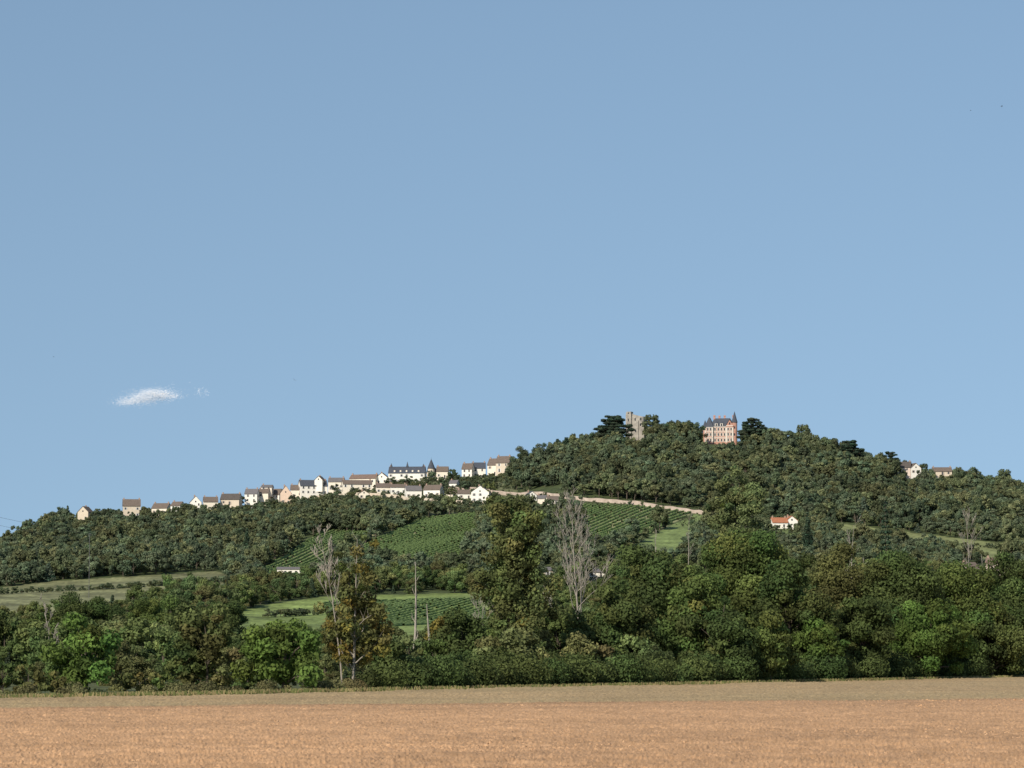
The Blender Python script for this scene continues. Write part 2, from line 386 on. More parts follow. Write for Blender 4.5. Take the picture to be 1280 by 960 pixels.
def house(l,r,base,eave,ridge,wall,roof,style='eave',yaw=None,name='village_house',chim=True,win=True,depth=None):
    x,y,z=place((l+r)/2,base); mpp=y/F
    yaw=rng.uniform(-.4,.3) if yaw is None else yaw
    d=7.5 if style=='eave' else 9
    w=max((r-l)*mpp-abs(math.sin(yaw))*d*.6,3.2); he=(base-eave)*mpp; hr=(base-ridge)*mpp
    if depth: d=depth
    e=bpy.data.objects.new(name,None); sc.collection.objects.link(e); e.location=(x,y,z); e.rotation_euler=(0,0,yaw)
    KEEP.append((l,r,base,y))
    hw=w/2; B=-4.
    if style=='eave':
        W=MB().poly([(-hw,0,B),(hw,0,B),(hw,d,B),(-hw,d,B),(-hw,0,he),(hw,0,he),(hw,d,he),(-hw,d,he),(-hw,d/2,hr-.1),(hw,d/2,hr-.1)],
            ((0,1,5,4),(2,3,7,6),(1,2,6,9,5),(3,0,4,8,7)))
        s=(hr-he)/(d/2); o=.4;t=.22; Rf=MB()
        for sg in (0,1):
            y0,y1=(-o,d/2) if sg==0 else (d+o,d/2); z0=he-o*s+.05; x0,x1=-hw-.25,hw+.25
            Rf.poly([(x0,y0,z0),(x1,y0,z0),(x1,y1,hr),(x0,y1,hr),(x0,y0,z0+t),(x1,y0,z0+t),(x1,y1,hr+t),(x0,y1,hr+t)],((0,3,2,1),(4,5,6,7),(0,1,5,4),(1,2,6,5),(3,0,4,7)))
        cs=[(-hw+.7,d/2),(hw-.7,d/2)]
    else:
        W=MB().poly([(-hw,0,B),(hw,0,B),(hw,d,B),(-hw,d,B),(-hw,0,he),(hw,0,he),(hw,d,he),(-hw,d,he),(0,0,hr-.1),(0,d,hr-.1)],
            ((0,1,5,8,4),(2,3,7,9,6),(1,2,6,5),(3,0,4,7)))
        s=(hr-he)/hw; o=.35;t=.22; Rf=MB()
        for sg in (-1,1):
            x0=sg*(hw+o); z0=he-o*s+.05; y0,y1=-.25,d+.25
            Rf.poly([(x0,y0,z0),(x0,y1,z0),(0,y1,hr),(0,y0,hr),(x0,y0,z0+t),(x0,y1,z0+t),(0,y1,hr+t),(0,y0,hr+t)],((0,3,2,1),(4,5,6,7),(0,1,5,4),(1,2,6,5),(3,0,4,7)))
        cs=[(-hw*.3,d*.8),(hw*.3,d*.3)]
    W.obj('walls',WALL[wall],e); Rf.obj('roof',ROOF[roof],e)
    if chim:
        C=MB()
        for cx,cy in cs[:1 if w<8 else 2]: C.box(cx-.4,cx+.4,cy-.3,cy+.3,he,hr+.8); C.box(cx-.46,cx+.46,cy-.36,cy+.36,hr+.8,hr+.95); C.cyl(cx,cy,hr+.95,hr+1.3,.13,.11,6)
        C.obj('chimney',M_chim,e)
    if win:
        Wn=MB();T=MB();S=MB(); ns=max(1,int(he/2.7)); ncol=max(1,int(w/3.1)); sh=he/ns; door=rng.integers(0,ncol)
        for f in range(ns):
            for c in range(ncol):
                if rng.random()<.2: continue
                cx=-hw+(c+.5)*w/ncol+rng.normal()*.15; zb=f*sh+sh*.28; zt=min(zb+1.4,(f+1)*sh-.25)
                if f==0 and c==door: zb=.05; zt=2.15
                Wn.box(cx-.42,cx+.42,-.06,.02,zb,zt); T.box(cx-.58,cx+.58,-.03,.02,zb-.14 if zb>.1 else .05,zt+.14)
                if c%2==0 or w>9: S.box(cx-1.0,cx-.6,-.08,.02,zb,zt); S.box(cx+.6,cx+1.0,-.08,.02,zb,zt)
            for cy in (d*.3,d*.7):
                zb=f*sh+sh*.28; zt=min(zb+1.4,(f+1)*sh-.25)
                for sg in (-1,1):
                    xa,xb=sorted((sg*(hw+.06),sg*(hw-.02))); Wn.box(xa,xb,cy-.45,cy+.45,zb,zt)
        if style!='eave' and hr-he>1.6: Wn.box(-.4,.4,-.06,.02,he+.1,he+1.0)
        Wn.obj('windows',M_win,e);T.obj('window_surrounds',M_trim,e);S.obj('shutters',M_shut[rng.integers(0,3)],e)
    return e,w,d,he,hr
HS=[(95,112,650,640,633,'stone','brown','gable'),(153,176,646,632,624,'stone','brown'),(187,211,643,635,629,'cream','brown'),(211,227,640,632,627,'white','brown'),
(237,252,639,628,620,'white','grey','gable'),(254,273,636,627,621,'cream','brown'),(274,300,631,624,617,'stone','dark'),(305,322,628,617,611,'white','grey'),
(322,336,628,616,610,'cream','brown'),(335,351,629,618,611,'white','brown'),(350,364,630,616,607,'peach','red','gable'),(363,378,622,612,606,'cream','brown'),
(374,411,618,607,600,'white','slate'),(410,430,612,602,597,'cream','grey'),(428,466,616,605,600,'cream','brown'),(434,472,605,598,593,'cream','red'),
(469,485,605,597,591,'white','brown','gable'),(545,560,598,589,583,'cream','brown'),(576,591,597,586,579,'white','brown'),(590,607,596,585,578,'white','slate'),
(607,624,594,581,573,'cream','brown'),(618,638,590,578,570,'stone','brown'),(470,490,617,609,604,'cream','brown'),(488,508,618,609,605,'white','brown'),
(507,528,624,613,607,'white','grey'),(527,552,622,612,606,'white','brown'),(556,574,622,616,611,'cream','brown'),(572,590,624,617,612,'white','brown'),
(588,612,628,615,607,'white','grey','gable'),(658,672,627,619,614,'white','slate','gable'),(672,684,630,623,619,'cream','grey'),(684,700,631,625,620,'cream','brown'),
(392,404,607,600,595,'white','brown','gable'),(560,572,611,604,600,'white','grey'),(326,340,613,609,606,'cream','grey'),(448,462,624,617,613,'cream','red','gable')]
for h in HS: house(*h)
house(965,986,661,653,647,'white','orange',yaw=.15); house(982,998,662,651,645,'white','orange','gable',yaw=.1)
house(1120,1139,595,584,577,'pink','dark'); house(1137,1153,593,585,579,'white','brown','gable'); house(1166,1190,594,589,584,'stone','brown')
house(1205,1230,722,711,703,'pink','brown',yaw=.5); house(1230,1250,714,704,697,'pink','red','eave',yaw=-.3); house(1248,1266,722,712,706,'stone','brown')
house(734,757,721,715,711,'white','grey',yaw=.1,name='farm_building'); house(676,694,719,713,709,'stone','grey',yaw=.1,name='farm_building')
# low white farm shed
e,w,d,he,hr=house(346,394,718,711.5,709,'white','grey',yaw=.08,name='farm_shed',chim=False,win=False,depth=6)
A=MB(); 
for k in range(7): cx=-w/2+(k+.5)*w/7; A.box(cx-.55,cx+.55,-.05,.02,.9,he-.8)
A.obj('openings',M_win,e)
# town hall
e,w,d,he,hr=house(485,531,604,591,583,'white','slate',yaw=-.08,name='town_hall',depth=11)
A=MB().pyr(-w/2+.5,-w/2+2,d/2-.7,d/2+.8,hr,hr+2.6); A.pyr(-.8,.8,d/2-.8,d/2+.8,hr,hr+3.6); A.pyr(w/2-2,w/2-.5,d/2-.7,d/2+.8,hr,hr+2.2); A.obj('roof_finials',ROOF['slate'],e)
A=MB()
for k in range(-2,3): A.box(k*w/6-.5,k*w/6+.5,.5,3.2,he+.3,he+1.7)
A.obj('dormers',WALL['cream'],e)
# pointed turret
x,y,z=place(539,600); e=bpy.data.objects.new('stone_turret',None); sc.collection.objects.link(e); e.location=(x,y,z); KEEP.append((532,546,600,y))
MB().cyl(0,0,-4,7.5,2.3,2.2,12).box(-2.9,3.4,1,7,-4,5).obj('walls',WALL['stone'],e); MB().cyl(0,0,7.4,13.6,2.6,.05,12).pyr(-3.1,3.6,.8,7.2,5,8,2.5,0).obj('roof',ROOF['slate'],e)
MB().box(-.35,.35,-2.35,-2,5,6.2).box(-.35,.35,-2.36,-2,2,3.2).cyl(0,0,13.4,14.8,.07,.03,5).obj('windows',M_win,e)

# chateau
x,y,z=place(902,553.5); mp=y/F; e=bpy.data.objects.new('brick_chateau',None); sc.collection.objects.link(e); e.location=(x,y,z); e.rotation_euler=(0,0,-.15); KEEP.append((878,928,553,y))
Bd=MB().box(-7.5,8,0,12,-4,10.5).box(-10.5,-5.5,-1.2,11,-4,10).box(3.2,7.5,-1.6,10,-4,11.2); Bd.cyl(8.4,.4,-4,13,1.7,1.7,12).cyl(-10.6,.2,-4,10.5,1.3,1.3,12)
Bd.poly([(3.2,-1.6,11.2),(7.5,-1.6,11.2),(5.35,-1.6,14.6),(3.2,2,11.2),(7.5,2,11.2),(5.35,2,14.6)],((0,1,2),(3,5,4))); Bd.obj('brick_walls',M_brick,e)
Rf=MB().pyr(-7.9,8.2,-.3,12.3,10.6,16.2,5,1).pyr(-10.9,-5.2,-1.5,11.3,10.2,16.6,.3,3.2).cyl(8.4,.4,13,20.3,2.0,.05,12).cyl(-10.6,.2,10.5,14.8,1.6,.05,12)
Rf.poly([(2.9,-1.9,11),(5.35,-1.9,15.0),(5.35,8,15.0),(2.9,8,11),(7.8,-1.9,11),(7.8,8,11)],((0,3,2,1),(1,2,5,4)))
for dx in (-3.4,0.): Rf.pyr(dx-1,dx+1,-.1,2.5,12.6,14.8)
Rf.cyl(5.35,-.2,15,16.2,.12,.03,5).cyl(-8,5,16.5,18,.1,.03,5).obj('slate_roof',ROOF['slate'],e)
Tr=MB().box(-7.62,8.1,-.12,12.1,3.3,3.7).box(-7.63,8.12,-.14,12.12,6.9,7.3).box(-7.64,8.14,-.2,12.2,10.2,10.62).box(-10.65,-5.4,-1.35,11.1,3.31,3.71).box(-10.66,-5.38,-1.37,11.1,6.91,7.31).box(-10.7,-5.3,-1.4,11.15,9.8,10.21).box(3.08,7.62,-1.72,10,3.32,3.72).box(3.07,7.63,-1.74,10,6.92,7.32).box(3.05,7.65,-1.78,10,10.7,11.1)
for dx in (-3.4,0.): Tr.box(dx-.9,dx+.9,0,2.3,10.6,12.6)
for cx,yf in ((-10.5,-1.35),(-5.7,-1.35),(3.2,-1.75),(7.4,-1.75)): Tr.box(cx-.3,cx+.35,yf,yf+.5,0,9.7)
Wn=MB()
for f,zb in enumerate((.9,4.5,7.9)):
    for cx,yf in ((-8.8,-1.2),(-6.9,-1.2),(-4.2,0),(-2.1,0),(0,0),(2.0,0),(4.4,-1.6),(6.3,-1.6)):
        Tr.box(cx-.75,cx+.75,yf-.06,yf+.1,zb-.25,zb+2.0); Wn.box(cx-.42,cx+.42,yf-.1,yf+.1,zb,zb+1.75)
for dx in (-3.4,0.): Wn.box(dx-.45,dx+.45,-.05,.1,10.9,12.3)
Wn.box(4.95,5.75,-1.68,-1.5,11.6,13.1); Wn.box(8.0,8.8,-1.36,-1.2,9,10.5); Wn.box(8.0,8.8,-1.36,-1.2,4.5,6)
Tr.obj('stone_bands_and_surrounds',M_trim,e); Wn.obj('windows',M_win,e)
C=MB(); 
for cx,cy in ((-5,5),(1.5,7),(7.2,6),(-2,8)): C.box(cx-.6,cx+.6,cy-.5,cy+.5,10,18.2); C.box(cx-.72,cx+.72,cy-.62,cy+.62,17.6,17.9)
C.obj('chimneys',M_brick,e)

# medieval tower ruin
x,y,z=place(794,547); e=bpy.data.objects.new('medieval_stone_tower',None); sc.collection.objects.link(e); e.location=(x,y,z); e.rotation_euler=(0,0,-.38); KEEP.append((778,812,548,y))
W=MB(); n=24; W2=[]; prof=[]
rp=np.random.default_rng(4)
for k in range(n):
    a=k*6.2832/n; c_,s_=math.cos(a),math.sin(a)
    W2.append((1.7+4.6*math.copysign(abs(c_)**.4,c_),3+4.6*math.copysign(abs(s_)**.4,s_))); prof.append(14.6-1.4*max(0,c_)+rp.normal()*.55)
W.poly([(p[0],p[1],-4) for p in W2]+[(p[0],p[1],prof[k]) for k,p in enumerate(W2)]+[(1.7+(p[0]-1.7)*.78,3+(p[1]-3)*.78,prof[k]-.15) for k,p in enumerate(W2)]+[(1.7+(p[0]-1.7)*.78,3+(p[1]-3)*.78,9) for k,p in enumerate(W2)]+[(1.7,3,9)],
  [[k,(k+1)%n,n+(k+1)%n,n+k] for k in range(n)]+[[n+k,n+(k+1)%n,2*n+(k+1)%n,2*n+k] for k in range(n)]+[[2*n+k,2*n+(k+1)%n,3*n+(k+1)%n,3*n+k] for k in range(n)]+[[3*n+k,3*n+(k+1)%n,4*n] for k in range(n)])
W.box(-5.6,-1.8,-2.6,2.5,-4,15.0).box(-5.3,-2.1,-2.2,2,15.0,16.9).box(-5.5,-4.6,-2.5,-1.5,15.0,16.0).box(2.0,3.0,-2.2,-1.5,-4,11.0).box(5.6,6.8,-1.9,-1.0,-4,9.5); W.obj('stone_walls',M_old,e)
Wn=MB().box(-4.1,-3.4,-2.7,-2.5,10.5,12.3).box(-4.1,-3.4,-2.3,-2.1,15.4,16.3).box(-4.0,-3.4,-2.7,-2.5,5,6.5)
for zz,cx in ((11,.6),(7.5,4.2),(3.5,.9),(11.2,4.4)): Wn.box(cx-.4,cx+.4,-1.75,-1.3,zz,zz+1.6)
Wn.obj('openings',M_win,e)

# retaining wall + road
pts=[place(a,b+3) for a,b in ROADL]; P=np.array(pts)
tn=np.linspace(0,len(P)-1,120); Q=np.stack([np.interp(tn,range(len(P)),P[:,k]) for k in range(2)],1); Q[:,0]=smooth(Q[:,0],12,0);Q[:,1]=smooth(Q[:,1],12,0)
zq=smooth(H(Q[:,0],Q[:,1]),6,0)
V=[];Fc=[]
for i,(q,zz) in enumerate(zip(Q,zq)):
    hw_=2.1+.3*math.sin(i*.7)*math.sin(i*.23); V+=[(q[0],q[1],zz-3),(q[0],q[1],zz+hw_),(q[0],q[1]+.5,zz+hw_),(q[0],q[1]+.5,zz-3)]
for i in range(len(Q)-1):
    o=i*4; Fc+=[[o+k,o+4+k,o+4+(k+1)%4,o+(k+1)%4] for k in range(3)]
link('retaining_wall',mkmesh('retaining_wall',V,Fc,[noisy('wall_stone',(.28,.225,.175),(.50,.41,.335),.18)]))
V=[];Fc=[]
for i,(q,zz) in enumerate(zip(Q,zq)): V+=[(q[0],q[1]+.5,zz+1.1),(q[0],q[1]+6,zz+1.15)]
for i in range(len(Q)-1): o=i*2; Fc.append([o,o+2,o+3,o+1])
link('hill_road',mkmesh('hill_road',V,Fc,[noisy('asphalt',(.05,.05,.05),(.08,.08,.075),.5)]))
# rampart terraces beneath the village
def rampart(pp,h):
    P=np.array([place(a,b) for a,b in pp]); V=[];Fc=[]
    for p in P: V+=[(p[0],p[1],p[2]-3),(p[0],p[1],p[2]+h),(p[0],p[1]+.6,p[2]+h),(p[0],p[1]+.6,p[2]-3)]
    for i in range(len(P)-1):
        o=i*4; Fc+=[[o+k,o+4+k,o+4+(k+1)%4,o+(k+1)%4] for k in range(3)]
    link('rampart_wall',mkmesh('rampart_wall',V,Fc,[noisy('rampart_stone',(.40,.33,.25),(.58,.50,.39),.3)]))
rampart([(428,620),(450,620),(472,621),(500,623),(512,627)],2.2); rampart([(530,627),(556,628),(590,631),(620,632)],2.0); rampart([(360,628),(385,624),(410,622),(428,621)],2.0)

# ------------------------------------------------------------------ vineyards
def vines(poly,dirv,sp,name,hgt=1.3):
    poly=[tuple(p) for p in poly]
    W=np.array([place(a,b) for a,b in poly])[:,:2]; c=W.mean(0); d=unit(np.array(dirv,float)); nrm=np.array([-d[1],d[0]]); ext=np.abs(W-c).max()*1.6
    V=[];Fs=[];o=0
    for k in np.arange(-ext,ext,sp):
        s=np.arange(-ext,ext,1.1); p=c+nrm*k+d*s[:,None]; z=H(p[:,0],p[:,1]); a,b=proj(p[:,0],p[:,1],z); m=inpoly(a,b,poly)&(rng.random(len(s))>.04)
        idx=np.where(m[:-1]&m[1:])[0]
        if len(idx)==0: continue
        j=rng.normal(size=(len(s),2))*.08; p=p+j; hj=hgt*(.7+.5*rng.random(len(s))); wj=.36+.2*rng.random(len(s))
        A=np.stack([np.c_[p-nrm*wj[:,None],z],np.c_[p-nrm*wj[:,None]*.8,z+hj],np.c_[p+nrm*wj[:,None]*.8,z+hj*.97],np.c_[p+nrm*wj[:,None],z]],1).reshape(-1,3)
        for t in range(3): Fs.append(np.stack([idx*4+t,idx*4+4+t,idx*4+5+t,idx*4+1+t],1)+o)
        V.append(A); o+=len(A)
    link(name,mkmesh(name,np.concatenate(V),np.concatenate(Fs),[M_vine]))
vines(VINE1,(.22,1),3.7,'vineyard',1.1); vines(VINE2,(.38,1),3.7,'vineyard',1.1); vines(VINE3,(.35,1),3.7,'vineyard',1.1); vines(GREEN2,(.4,1),2.8,'vineyard',1.0)
vines([(400,752),(600,748),(612,775),(420,790)],(.3,1),3.2,'vineyard',.7)

# ------------------------------------------------------------------ forests
r2=np.random.default_rng(21)
far=[broadleaf('far_tree_%d'%i,8.5+r2.random()*1.5,9.5+r2.random()*2,b,r2,leaf=.42,low=.08,nclump=20,lmat=M_leafi,dens=1.05,clv=.1,huev=.05) for i,b in enumerate([np.array([.108,.140,.074]),np.array([.092,.126,.072]),np.array([.128,.152,.072]),np.array([.098,.134,.076]),np.array([.112,.144,.072])])]  # distance haze put into the colours: hill-forest kinds are lighter and bluer
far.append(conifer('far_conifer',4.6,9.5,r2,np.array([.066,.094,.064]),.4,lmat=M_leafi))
mid=[broadleaf('mid_tree_%d'%i,7.5+r2.random()*2,8.5+r2.random()*2,b,r2,leaf=.25,low=.03,nclump=24,lmat=M_leafi,clv=.15,huev=.07) for i,b in enumerate([np.array([.098,.136,.048]),np.array([.082,.118,.046]),np.array([.135,.148,.056]),np.array([.102,.146,.048])])]
mid.append(conifer('mid_conifer',4,9,r2,np.array([.054,.082,.046]),.26,lmat=M_leafi))
def jgrid(y0,y1,s,lo,hi):
    xm=y1*.2; gx_,gy_=np.meshgrid(np.arange(-xm,xm,s),np.arange(y0,y1,s)); x=gx_.ravel();y=gy_.ravel()
    x=x+r2.uniform(-.45,.45,len(x))*s; y=y+r2.uniform(-.45,.45,len(y))*s
    z=H(x,y); a,b=proj(x,y,z); k=(a>lo)&(a<hi)&(y>yedge(x)+16); return x[k],y[k],z[k],a[k],b[k]
def mask(x,y,z,a,b,th=9.0):
    k=np.ones(len(x),bool)
    for p in (VINE1,VINE2,VINE3,GRASS3,PALE,GREEN,GREEN2,RIGHTG,MEAD,VILL,ROADZ): k&=~inpoly(a,b,p)
    k&=~((a>300)&(a<642)&(y>1930))
    for l,r,bs,D in KEEP:
        t=(4.0 if r<302 else th)*F/D
        k&=~((a>l-3)&(a<r+3)&(y<D+(16 if r<302 else 70))&(y>D-260)&(b<bs+t))
    return k
x,y,z,a,b=jgrid(1330,2300,6.6,-160,1440); k=mask(x,y,z,a,b); x,y,z,a,b=[q[k] for q in (x,y,z,a,b)]
n=len(x); s=.55+.65*r2.random(n); s*=np.where((a>640)&(a<1130)&(y>1850),1.12,1.0); s*=np.where((a>88)&(a<320)&(y>1900),.66,1); s*=np.where((a>930)&(a<1300)&(y<1800),.85,1)
grp=vn(x,y,35,11); s*=.7+.6*grp
idx=np.where(r2.random(n)<.03,5,(r2.integers(0,3,n)+ (grp*3).astype(int))%5)
scatter('hill_forest',np.stack([x,y,z-.4],1),np.c_[r2.normal(size=(n,2))*.06,r2.random(n)*6.28],np.stack([s*(1+.15*r2.normal(size=n)),s,s*np.clip(1+.16*r2.normal(size=n),.7,1.3)],1),idx,far)
x,y,z,a,b=jgrid(300,1330,7.0,-160,1440); k=mask(x,y,z,a,b,8); k&=r2.random(len(x))<.84
k&=~((y<470)&(a<430)&(r2.random(len(x))<.55))
x,y,z,a,b=[q[k] for q in (x,y,z,a,b)]
n=len(x); s=.42+.75*r2.random(n)**1.4; s*=np.where((a>280)&(a<630)&(b>780),.62,1); s*=np.where((a<300)&(b>770)&(b<830),.7,1)
s*=np.where((a>630)&(b>740),.8,1)
s*=np.where((y<470)&(a<430),.6,1)
idx=np.where(r2.random(n)<.04,4,r2.integers(0,4,n))
scatter('valley_woodland',np.stack([x,y,z-.3],1),np.c_[r2.normal(size=(n,2))*.06,r2.random(n)*6.28],np.stack([s*1.05,s*1.05,s*np.clip(1+.15*r2.normal(size=n),.7,1.3)],1),idx,mid)
# low scrub on village slope, road banks, hedges across the pale meadow
x,y,z,a,b=jgrid(1650,2080,3.2,60,1300); k=(inpoly(a,b,VILL)|inpoly(a,b,ROADZ)|inpoly(a,b,MEAD))&(r2.random(len(x))<.6)
for l,r,bs,D in KEEP: k&=~((a>l-2)&(a<r+2)&(y>D-4)&(y<D+14))
x,y,z,a,b=[q[k] for q in (x,y,z,a,b)]; n=len(x); s=.12+.26*r2.random(n)**2; s[r2.random(n)<.07]*=1.9
s*=np.where(inpoly(a,b,ROADZ),.45,1)
hx=[];
for (ax,ay),(bx,by) in (((-20,744),(150,736)),((150,736),(285,727)),((330,772),(470,766)),((1040,668),(1290,690))):
    for t in np.linspace(0,1,55):
        if r2.random()<.75:
            p=place(ax+(bx-ax)*t,ay+(by-ay)*t); hx.append((*p,.12+.2*r2.random()))
hx=np.array(hx); x=np.r_[x,hx[:,0]];y=np.r_[y,hx[:,1]];z=np.r_[z,hx[:,2]];s=np.r_[s,hx[:,3]];n=len(x)
scatter('hillside_scrub',np.stack([x,y,z-.1],1),np.c_[np.zeros((n,2)),r2.random(n)*6.28],np.stack([s*1.3,s*1.3,s],1),r2.integers(0,5,n),far)

# ------------------------------------------------------------------ individually placed trees
def flat(px_,base):
    D=CAMZ*F/(base-HOR); D=min(max(D,255),470) ; return (px_-640)/F/CT*D,D,0.0
def dims(D,wpx,hpx): return wpx*D/F,hpx*D/F
def put(name,me,loc,rz=None): link(name,me,None,loc,r2.random()*6.28 if rz is None else rz)
def bl(cx,base,top,w,colr,D=None,name='broadleaf_tree',**kw):
    if D is None: x,D,z=flat(cx,base)
    else: x=(cx-640)/F/CT*D; z=float(H(x,D))
    pb=proj(x,D,z)[1]; W,Hh=dims(D,w,pb-top); nc=int(kw.pop('nc',max(28,min(95,W*Hh*.34))))
    put(name,broadleaf(name,W,Hh,colr,r2,nclump=nc,**kw),(x,D,z-.1))
# left
bl(112,868,766,98,G_BRIGHT*1.05); bl(262,866,757,78,G_OLIVE*.75); bl(238,866,795,50,G_DARK); bl(357,866,762,118,G_BRIGHT); bl(312,862,800,60,G_DARK)
bl(40,870,830,60,G_OLIVE,name='shrub',nc=18); bl(78,870,835,40,G_OLIVE,name='shrub',nc=14); bl(178,868,838,60,G_OLIVE,name='shrub',nc=18); bl(205,868,842,50,G_MID,name='shrub',nc=14)
bl(8,868,815,50,G_DARK,name='shrub',nc=18)
bl(60,0,758,80,G_MID,D=520); bl(150,0,772,70,G_OLIVE,D=560); bl(215,0,758,70,G_MID,D=640); bl(288,0,745,60,G_DARK,D=700); bl(10,0,770,70,G_DARK,D=500); bl(110,0,745,90,G_DARK,D=760); bl(185,0,745,60,G_MID,D=900)
# centre
bl(578,855,757,85,G_DARK,low=.02); bl(545,856,800,50,G_MID); bl(618,857,778,60,G_MID); bl(490,860,790,65,G_DARK); bl(700,856,752,110,G_DARK); bl(668,857,790,70,G_OLIVE*.8); bl(745,855,778,90,G_DARK)
# right
bl(822,853,684,135,G_DARK,D=420); bl(775,853,715,80,G_DARK,D=400); bl(870,853,700,80,G_MID,D=410); bl(940,852,655,130,G_MID,D=440); bl(985,852,690,80,G_DARK,D=430)
bl(900,854,735,90,G_DARK,D=400); bl(1045,850,668,80,G_OLIVE*.8,D=470,dens=.5,huev=.04); bl(1010,850,735,90,G_DARK,D=430); bl(1125,850,695,125,G_DARK,D=465); bl(1200,850,702,130,G_MID*.92,D=480)
bl(1265,850,696,120,G_DARK,D=500); bl(1160,850,745,110,G_BRIGHT*.85,D=455); bl(1075,850,740,90,G_DARK,D=440); bl(1235,850,750,100,G_DARK,D=478); bl(1310,850,705,120,G_DARK,D=500)
bl(960,852,765,80,G_MID,D=405); bl(1030,850,770,80,G_BRIGHT*.9,D=425)
# distinctive trees
def sp(cx,base,top,w,colr,D=None,name='poplar_tree',fn=sparse_tree,**kw):
    if D is None: x,D,z=flat(cx,base)
    else: x=(cx-640)/F/CT*D; z=float(H(x,D))
    W,Hh=dims(D,w,proj(x,D,z)[1]-top); put(name,fn(name,Hh,W,colr,r2,**kw),(x,D,z-.1))
sp(442,864,674,58,G_OLIVE*.95,yellow=.12,bare=.18,mistle=9,clR=.75,pr=.75,barkm=M_dead,lowyel=True,nb=20,lo=.08)
sp(446,862,776,74,G_YEL*.85,yellow=.45,bare=0,mistle=0,clR=1.0,pr=1,nb=20,lo=.05,yel=G_OLIVE,dens=.75)
sp(652,858,634,92,np.array([.125,.145,.05]),yellow=.03,bare=.0,mistle=4,clR=1.0,pr=.85,nb=24,lo=.15,lowyel=True,yel=G_YEL*.8)
sp(625,858,648,60,np.array([.11,.14,.045]),yellow=.0,bare=.0,mistle=2,clR=.95,pr=.85,nb=18,lo=.2)
sp(925,0,590,84,np.array([.145,.18,.07]),D=640,yellow=.0,bare=.0,mistle=5,clR=1.3,pr=1,nb=30,lo=.1,leaf=.26,dens=.7)
sp(550,848,775,38,G_YEL,yellow=.5,bare=0,mistle=0,clR=.6,pr=.8,nb=10)
def bt(cx,base,top,w,D=None,name='dead_tree',m=None,**kw):
    if D is None: x,D,z=flat(cx,base)
    else: x=(cx-640)/F/CT*D; z=float(H(x,D))
    W,Hh=dims(D,w,proj(x,D,z)[1]-top); put(name,bare_tree(name,Hh,W,r2,m=m,**kw),(x,D,z-.1))
bt(726,0,634,80,D=520,nb=22,lo=.25,sub=5,depth=3,r=.009); bt(516,850,702,26,nb=7,lo=.3,depth=2,sub=2,r=.017); bt(542,850,754,10,nb=3,lo=.4,depth=1,sub=2,r=.03)
bt(430,864,670,60,nb=14,lo=.5,sub=4,depth=3,r=.007); bt(812,0,660,34,D=600,nb=8,sub=3,depth=2,r=.006); bt(850,0,645,26,D=620,nb=8,sub=3,depth=2,r=.006)
bt(1212,0,642,50,D=700,nb=14,sub=4,depth=3,r=.006); bt(1056,0,655,50,D=520,nb=10,sub=3,depth=2,r=.006); bt(598,0,738,50,D=420,nb=8,lo=.5,r=.007); bt(68,0,752,30,D=460,nb=10,r=.007)
def cf(cx,base,top,w,D=None,name='conifer_tree',fn=conifer,**kw):
    if D is None: x,D,z=place(cx,base)
    else: x=(cx-640)/F/CT*D; z=float(H(x,D))
    W,Hh=dims(D,w,proj(x,D,z)[1]-top); put(name,fn(name,W,Hh,r2,**kw),(x,D,z-.2))
cf(1105,0,628,38,D=1000,leaf=.32); cf(310,0,660,14,D=1650,leaf=.4); cf(1008,0,640,18,D=1500,leaf=.4)
cf(768,556,521,44,name='cedar_tree',fn=cedar); cf(941,558,524,38,name='cedar_tree',fn=cedar); cf(1112,596,566,30,name='cedar_tree',fn=cedar); cf(1062,584,552,36,name='cedar_tree',fn=cedar)
cf(708,576,546,11,name='cypress_tree',leaf=.35,power=.35); cf(697,578,548,9,name='cypress_tree',leaf=.35,power=.4)
for cx,bs,tp,w in ((742,562,538,26),(824,553,525,22),(840,554,523,26),(858,555,522,26),(872,556,526,20),(733,566,543,22),(955,560,536,22),(566,602,584,14),(420,614,603,12),(640,600,572,20),(655,590,556,26),(678,586,549,26),
  (302,632,618,12),(343,632,622,12),(462,628,617,11),(515,630,622,12),(612,612,600,12),(553,607,597,10),(498,607,600,9),(120,652,637,16),(136,650,636,18),(146,649,638,12),(182,648,636,12),(231,642,630,10),(270,640,628,9)):
    x,D,z=place(cx,bs); W,Hh=dims(D,w,bs-tp); put('summit_tree' if cx>600 else 'village_tree',broadleaf('t',W,Hh,np.array([.080,.108,.058]),r2,leaf=.4,nclump=20),(x,D,z-.2))

# hedgerow along the field edge
C=[];Rr=[]
for xx in np.arange(-14,105,1.0):
    for q in range(2):
        r_=1.0+1.5*r2.random(); C.append([xx+r2.normal()*.5,yedge(xx)+5+8*q+3*r2.random(),r_*.7+ (1.2*r2.random() if q else .2)]);Rr.append(r_)
v,f,c=clumps(np.array(C),np.array(Rr),.17,G_DARK*1.05,r2,.8); link('hedgerow',mkmesh('hedgerow',v,f,[M_leaf],None,c))
C=[];Rr=[]
for xx in np.arange(-60,-12,.7):
    r_=.35+.7*r2.random()**2; C.append([xx,yedge(xx)+3+7*r2.random(),r_*.6]);Rr.append(r_)
v,f,c=clumps(np.array(C),np.array(Rr),.10,np.array([.14,.14,.06]),r2,.8); link('rough_verge_bushes',mkmesh('rough_verge_bushes',v,f,[M_leaf],None,c))
